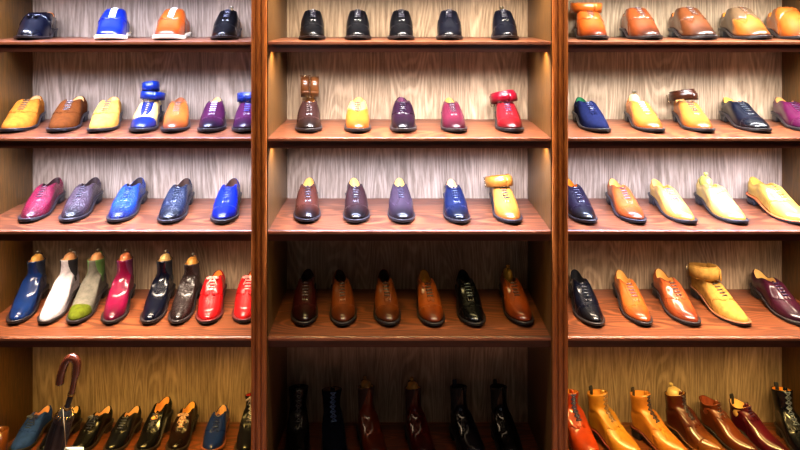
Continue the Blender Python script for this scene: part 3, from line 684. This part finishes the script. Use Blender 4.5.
b = MB(); b.tube([loc(p) for p in sm], [.0105+.0035*ss(0, .25, 1-abs(i/len(sm)-.35)*2) for i in range(len(sm))], 12)
b.build('handle', wood('crook', (58, 22, 12), (112, 52, 30), 'Z', .15, 2, .3, 1.0), um, label='polished brown wooden crook handle')
a_, c_ = P(71.3, 394), P(67, 408); end = Vector((a_.x+(c_.x-a_.x)/(c_.z-a_.z)*(0-a_.z), uY, 0.0))
ax = (end-a_).normalized()
b = MB(); b.tube([loc(a_), loc(a_+ax*.30)], .0095, 12); b.build('shaft', simple('umbrella_shaft', (18, 12, 14), .3, 0, .3), um)
b = MB(); b.tube([loc(a_-ax*.004), loc(a_+ax*.003)], .0125, 14); q = P(67.2, 407); b.tube([loc(q-ax*.002), loc(q+ax*.006)], .0135, 14)
b.build('collar', simple('gold', (205, 165, 90), .25, 1), um, label='gold ring on the handle')
prof = []; Lc = (end-q).length-.05
for i in range(13):
    t = i/12; prof.append((.012+.024*math.sin(PI*min(1, t*1.02)**.55)*(1-.5*t)+.001, t*Lc))
Mx = Matrix.Translation(loc(q+ax*.006)) @ Vector((0, 0, 1)).rotation_difference(ax).to_matrix().to_4x4()
v = []; n = 40
for (r_, z) in prof:
    for k in range(n):
        a = 2*PI*k/n; rr = r_*(1+.12*math.sin(8*a+z*14)); v.append(Mx @ Vector((rr*math.cos(a), rr*math.sin(a), z)))
f = [(j*n+k, j*n+(k+1) % n, (j+1)*n+(k+1) % n, (j+1)*n+k) for j in range(12) for k in range(n)]+[tuple(range(n)), tuple(12*n+k for k in range(n))]
mkobj('canopy', v, f, simple('umbrella_cloth', (14, 13, 17), .5), um)
b = MB(); rb = q+ax*.034
v = []
for zz in (-.006, .006):
    for k in range(24):
        a = 2*PI*k/24; v.append(Mx @ Vector((.0335*math.cos(a), .0335*math.sin(a), .036+zz+.004*math.sin(a))))
b.add(v, [(k, (k+1) % 24, 24+(k+1) % 24, 24+k) for k in range(24)]); 
b.build('closing_band', simple('umbrella_cloth2', (30, 24, 26), .4), um)
b = MB()
for k in range(9):
    a = -PI/2-.9+.22*k; p_ = Mx @ Vector((.0345*math.cos(a-PI*0), .0345*math.sin(a), .036+.004*math.sin(a)))
    pass
b.tube([loc(end-ax*.06), loc(end)], [.006, .003], 10); b.build('ferrule', simple('ferrule', (60, 55, 50), .3, 1), um)
# ornate gold trim just under the collar
b = MB()
for k in range(16):
    a = 2*PI*k/16; p0 = Mx @ Vector((.026*math.cos(a), .026*math.sin(a), .012)); p1 = Mx @ Vector((.032*math.cos(a+.2), .032*math.sin(a+.2), .026))
    b.tube([p0, (p0+p1)/2+Vector((0, -.002, 0)), p1], .0014, 5)
b.build('gold_trim', MATS['gold'] if 'gold' in MATS else None, um, label='small gold ornaments below the ring')
tg = root('price_tag', 'blank cream price tag hanging on a string from the umbrella', 'tag', None)
tp = P(73, 447, -.05); tg.location = tp
b = MB(); b.box((-.036, -.0006, -.030), (.038, .0006, .0), .0003)
for vtx in b.v:
    if vtx.x < -.03 and vtx.z > -.004: vtx.x += .008
b.build('card', simple('card', (232, 222, 178), .7), tg)
b = MB(); b.tube([Vector((-.024+.003*math.cos(a), -.001, -.007+.003*math.sin(a))) for a in [i*PI/5 for i in range(10)]], .0007, 5, closed=True)
b.build('eyelet', simple('eyelet', (110, 90, 60), .4, .6), tg)
st_ = [P(63, 409, -.028)-tp, P(64.2, 424, -.045)-tp, Vector((-.024, -.002, -.005))]
b = MB(); b.tube(st_, .0009, 5); b.build('string', simple('string', (222, 198, 140), .8), tg)
# ------------------------------------------------------------------ shelving
OAKV = wood('oak_back', (104, 82, 60), (208, 180, 150), 'Z', .45, 1, .38, .15, plank=7.3)
OAKS = wood('oak_side', (50, 31, 8), (104, 66, 20), 'Z', .45, 1, .2, .15)
SHELF = wood('stained_shelf', (36, 15, 7), (130, 70, 38), 'X', .36, 1, .7, .25)
SHELF2 = wood('stained_strip', (58, 28, 16), (112, 62, 38), 'X', .5, 1, .3, .1)
EDGE = wood('shelf_edge', (122, 62, 36), (170, 104, 70), 'X', .4, 1, .1, .3)
APR = wood('apron_wood', (52, 22, 12), (86, 40, 22), 'X', .4, 1, .1, .2)
POST = wood('post_wood', (104, 44, 12), (190, 104, 38), 'Z', .33, 1.4, .2, .4)
x0s = [-1.607, -.5, .607]; HALF = .030; TOPZ = EYE+.215
NAMES = ['left', 'centre', 'right']
def cyl_nose(mb, xa, xb, yf, yb, zt, th, z2=None):
    """board with a rounded front nose"""
    pr = [(yb, zt), (yf+.004, zt), (yf+.0012, zt-.0012), (yf, zt-.005), (yf, zt-th+.004), (yf+.002, zt-th), (yb, zt-th)]
    if z2 is not None: 
        g = lambda y: (z2)*(y-yf)/(yb-yf)
        pr = [(y, z+g(y)) for y, z in pr]
    v = [(x, y, z) for x in (xa, xb) for y, z in pr]; n = len(pr)
    mb.add(v, [tuple(range(n)), tuple(range(2*n-1, n-1, -1))]+[(k, (k+1) % n, n+(k+1) % n, n+k) for k in range(n)])
def spot_mesh(parent, x, y, z, on):
    b = MB(); b.lathe([(.0, .001), (.013, .001), (.016, -.003), (.015, -.007), (.011, -.0065)], 18, Matrix.Translation((x, y, z)))
    h = b.build('spotlight', simple('spot_rim', (170, 160, 140), .35, .9), parent)
    b = MB(); b.lathe([(.0, -.0062), (.0105, -.0062), (.0105, -.0076), (.0, -.0076)], 14, Matrix.Translation((x, y, z)))
    b.build('lens', simple('lens_on', (255, 220, 150), .4, 0, 0, 8, (255, 205, 120)) if on else simple('lens_off', (90, 84, 70), .3), h)
# strip power and colour per bay and shelf
COOL = (.61, .69, 1.04); NEU = (1.0, .80, .60); GOLD = (1.0, .61, .14)
STRIP = {('left', 1): (8, COOL), ('left', 2): (9.5, COOL), ('left', 3): (10.5, COOL), ('left', 4): (3.7, NEU), ('left', 5): (1.9, GOLD),
         ('centre', 1): (7, (1, .90, .78)), ('centre', 2): (9.5, (.95, .91, .93)), ('centre', 3): (10.5, COOL), ('centre', 4): (.42, (1, .76, .30)), ('centre', 5): (.06, (1, .72, .45)),
         ('right', 1): (9, (.95, .96, .90)), ('right', 2): (9.5, (.92, .93, .95)), ('right', 3): (10.5, COOL), ('right', 4): (3.7, NEU), ('right', 5): (2.3, (1, .64, .19))}
SPOT = {('left', 1): 1.0, ('left', 2): .8, ('left', 3): 1.1, ('left', 4): .4, ('left', 5): .3, ('centre', 1): 2.0, ('centre', 2): 2.2, ('centre', 3): 2.2, ('centre', 4): .05, ('centre', 5): .03,
        ('right', 1): 1.0, ('right', 2): 1.0, ('right', 3): 1.2, ('right', 4): .4, ('right', 5): .3}
for bi, xa in enumerate(x0s):
    nm = NAMES[bi]; xb = xa+1.107; cxm = (xa+xb)/2
    cb = root('display_cabinet', {'left': 'left bay of the wooden shoe shelving, with blue and suede shoes', 'centre': 'centre bay of the wooden shoe shelving, its two lowest shelves unlit',
              'right': 'right bay of the wooden shoe shelving, with many tan shoes'}[nm], 'shelving', 'bays of wooden shoe shelving')
    cb.location = (cxm, D0, 0); W2 = (xb-xa)/2-HALF
    b = MB(); b.box((-W2-.001, DB-D0, .02), (W2+.001, DB-D0+.015, TOPZ)); b.build('back_panel', OAKV, cb, False)
    for sg in (-1, 1):
        b = MB(); b.box((min(sg*W2, sg*(W2+HALF-.0005)), -.004, 0), (max(sg*W2, sg*(W2+HALF-.0005)), DB-D0+.014, TOPZ), .0015); b.build('side_panel', OAKS, cb, False)
    b = MB(); b.box((-W2-HALF+.001, -.004, TOPZ+.0005), (W2+HALF-.001, DB-D0+.015, TOPZ+.025)); b.build('top_panel', APR, cb, False)
    zf = H[5][0]
    b = MB(); b.box((-W2, .012, .0), (W2, .03, zf-.045)); b.build('plinth', APR, cb, False)
    for r in range(1, 6):
        za, zb_ = H[r]; sh = None
        if r < 5:
            b = MB(); cyl_nose(b, -W2, W2, 0, .280, za, .014); sh = b.build('shelf', SHELF, cb, False)
            b = MB(); b.box((-W2, .2825, za-.014), (W2, DB-D0-.0005, za-.003), .001); b.build('rear_strip', SHELF2, sh, False)
        else:
            b = MB(); cyl_nose(b, -W2, W2, 0, DB-D0-.0005, za, .014, z2=zb_-za); sh = b.build('shelf', SHELF, cb, False)
        b = MB(); b.box((-W2, -.0035, za-.0115), (W2, .0005, za-.0015), .0012); b.build('edge_strip', EDGE, sh, False)
        b = MB(); b.box((-W2, .004, za-.040), (W2, .018, za-.0145), .001); b.build('apron', APR, sh, False)
    for r in range(1, 6):
        zu = TOPZ if r == 1 else H[r-1][0]-.014
        pw, colr = STRIP[(nm, r)]
        b = MB(); b.box((-W2+.02, .030, zu-.008), (W2-.02, .050, zu-.0005), .001); b.box((-W2+.02, .180, zu-.008), (W2-.02, .200, zu-.0005), .001); ls = b.build('light_strip', simple('strip_housing', (200, 200, 200), .5), cb, False)
        for q_, (dy, fr) in enumerate(((.040, .85), (.190, .15)) if r > 1 else ((.040, 1),)):
            if pw <= 0: continue
            ld = bpy.data.lights.new('strip_light', 'AREA'); ld.shape = 'RECTANGLE'; ld.size = 2*W2-.06; ld.size_y = .016; ld.energy = pw*STRIPK*fr; ld.color = colr
            ld.spread = 2.1 if r < 4 else 1.6 if pw > 1 else 1.15
            lo = bpy.data.objects.new('strip_light', ld); C.objects.link(lo); lo.location = (cxm, D0+dy, zu-.011); lo.rotation_euler = (.12 if q_ == 0 else -.05, 0, 0)
        for sg in (-1, 1):
            x = sg*(W2-.024); on = not (nm == 'centre' and r >= 4)
            spot_mesh(cb, x, .055, zu-.0005, on)
            ld = bpy.data.lights.new('corner_spot', 'SPOT'); ld.energy = SPOT[(nm, r)]*SPOTK; ld.color = (1, .70, .34); ld.spot_size = 2.2; ld.spot_blend = .8; ld.shadow_soft_size = .01
            lo = bpy.data.objects.new('corner_spot', ld); C.objects.link(lo); lo.location = (cxm+x, D0+.055, zu-.012)
            lo.rotation_euler = (.15, 0, 0)
for i, xp in enumerate((-.5, .607, -1.607, 1.714)):
    pr = [(-.027, .014), (-.027, -.004), (-.022, -.008), (-.017, -.010), (-.0125, -.008), (-.0105, -.0045), (-.0085, -.0045), (-.0065, -.008), (0, -.012),
          (.0065, -.008), (.0085, -.0045), (.0105, -.0045), (.0125, -.008), (.017, -.010), (.022, -.008), (.027, -.004), (.027, .014)]
    v = []; n = len(pr)
    for z in (0, TOPZ+.03):
        for (x, y) in pr: v.append((x, y, z))
    f = [tuple(range(n)), tuple(range(2*n-1, n-1, -1))]+[(k, (k+1) % n, n+(k+1) % n, n+k) for k in range(n)]
    if i > 1: continue
    o = mkobj('fluted_post', v, f, POST, None, False); o.location = (xp, D0-.0195, 0)
    o['label'] = ['fluted wooden post between the left and centre bays', 'fluted wooden post between the centre and right bays'][i]; o['category'] = 'post'; o['group'] = 'fluted posts of the shelving'
# ------------------------------------------------------------------ room
def struct(name, a, b_, mat):
    m = MB(); m.box(a, b_); o = m.build(name, mat, None, False); o['kind'] = 'structure'; return o
WALLM = simple('plaster', (150, 140, 126), .9)
struct('floor', (-4, -3, -.1), (4, DB+.1, 0), wood('floor_wood', (70, 40, 24), (120, 74, 46), 'X', .4))
struct('wall_back', (-4, DB+.022, 0), (4, DB+.12, 3.0), WALLM)
struct('ceiling', (-4, -3, 3.0), (4, DB+.12, 3.1), simple('ceiling_paint', (190, 186, 180), .9))
# shop lights in front of the shelving, then two lamps added behind the camera
def area(x, y, z, sx, sy, e, col, tgt):
    ld = bpy.data.lights.new('shop_or_added_lamp', 'AREA'); ld.shape = 'RECTANGLE'; ld.size = sx; ld.size_y = sy; ld.energy = e; ld.color = col
    o = bpy.data.objects.new('shop_or_added_lamp', ld); C.objects.link(o); o.location = (x, y, z)
    o.rotation_euler = (Vector(tgt)-Vector((x, y, z))).to_track_quat('-Z', 'Y').to_euler()
for x in (-1.3, 0.05, 1.4): area(x, 1.72, 2.7, .6, .2, SHOPE, (1, .95, .92), (x, 2.2, 1.1))
for x_, e_ in ((-.9, 1.6), (1.0, 1.6)): area(x_, -1.6, 1.9, .12, 1.1, e_, (.95, .95, 1), (x_*.5, 2.2, 1.0))  # added tall lamps behind the camera, there to streak the glossy boot shafts
w = bpy.data.worlds.new('room'); bpy.context.scene.world = w; w.use_nodes = True
w.node_tree.nodes['Background'].inputs[0].default_value = (.9, .85, .9, 1); w.node_tree.nodes['Background'].inputs[1].default_value = .012
# ------------------------------------------------------------------ camera
cd = bpy.data.cameras.new('camera'); cam = bpy.data.objects.new('camera', cd); C.objects.link(cam)
cd.sensor_width = 36; cd.lens = 36*F/800; cd.shift_x = (400-PX)/800; cd.shift_y = -(225-PY)/800
cam.location = (0, 0, EYE); cam.rotation_euler = (PI/2, 0, 0); cd.clip_start = .05
sc = bpy.context.scene; sc.camera = cam
sc.view_settings.view_transform = 'Standard'; sc.view_settings.look = 'None'; sc.view_settings.gamma = 1; sc.view_settings.exposure = EXPO
sc.view_settings.use_curve_mapping = False
sc.cycles.use_denoising = True
sc.cycles.max_bounces = 6; sc.cycles.diffuse_bounces = 3; sc.cycles.glossy_bounces = 3
try: sc.cycles.sample_clamp_indirect = 4
except Exception: pass
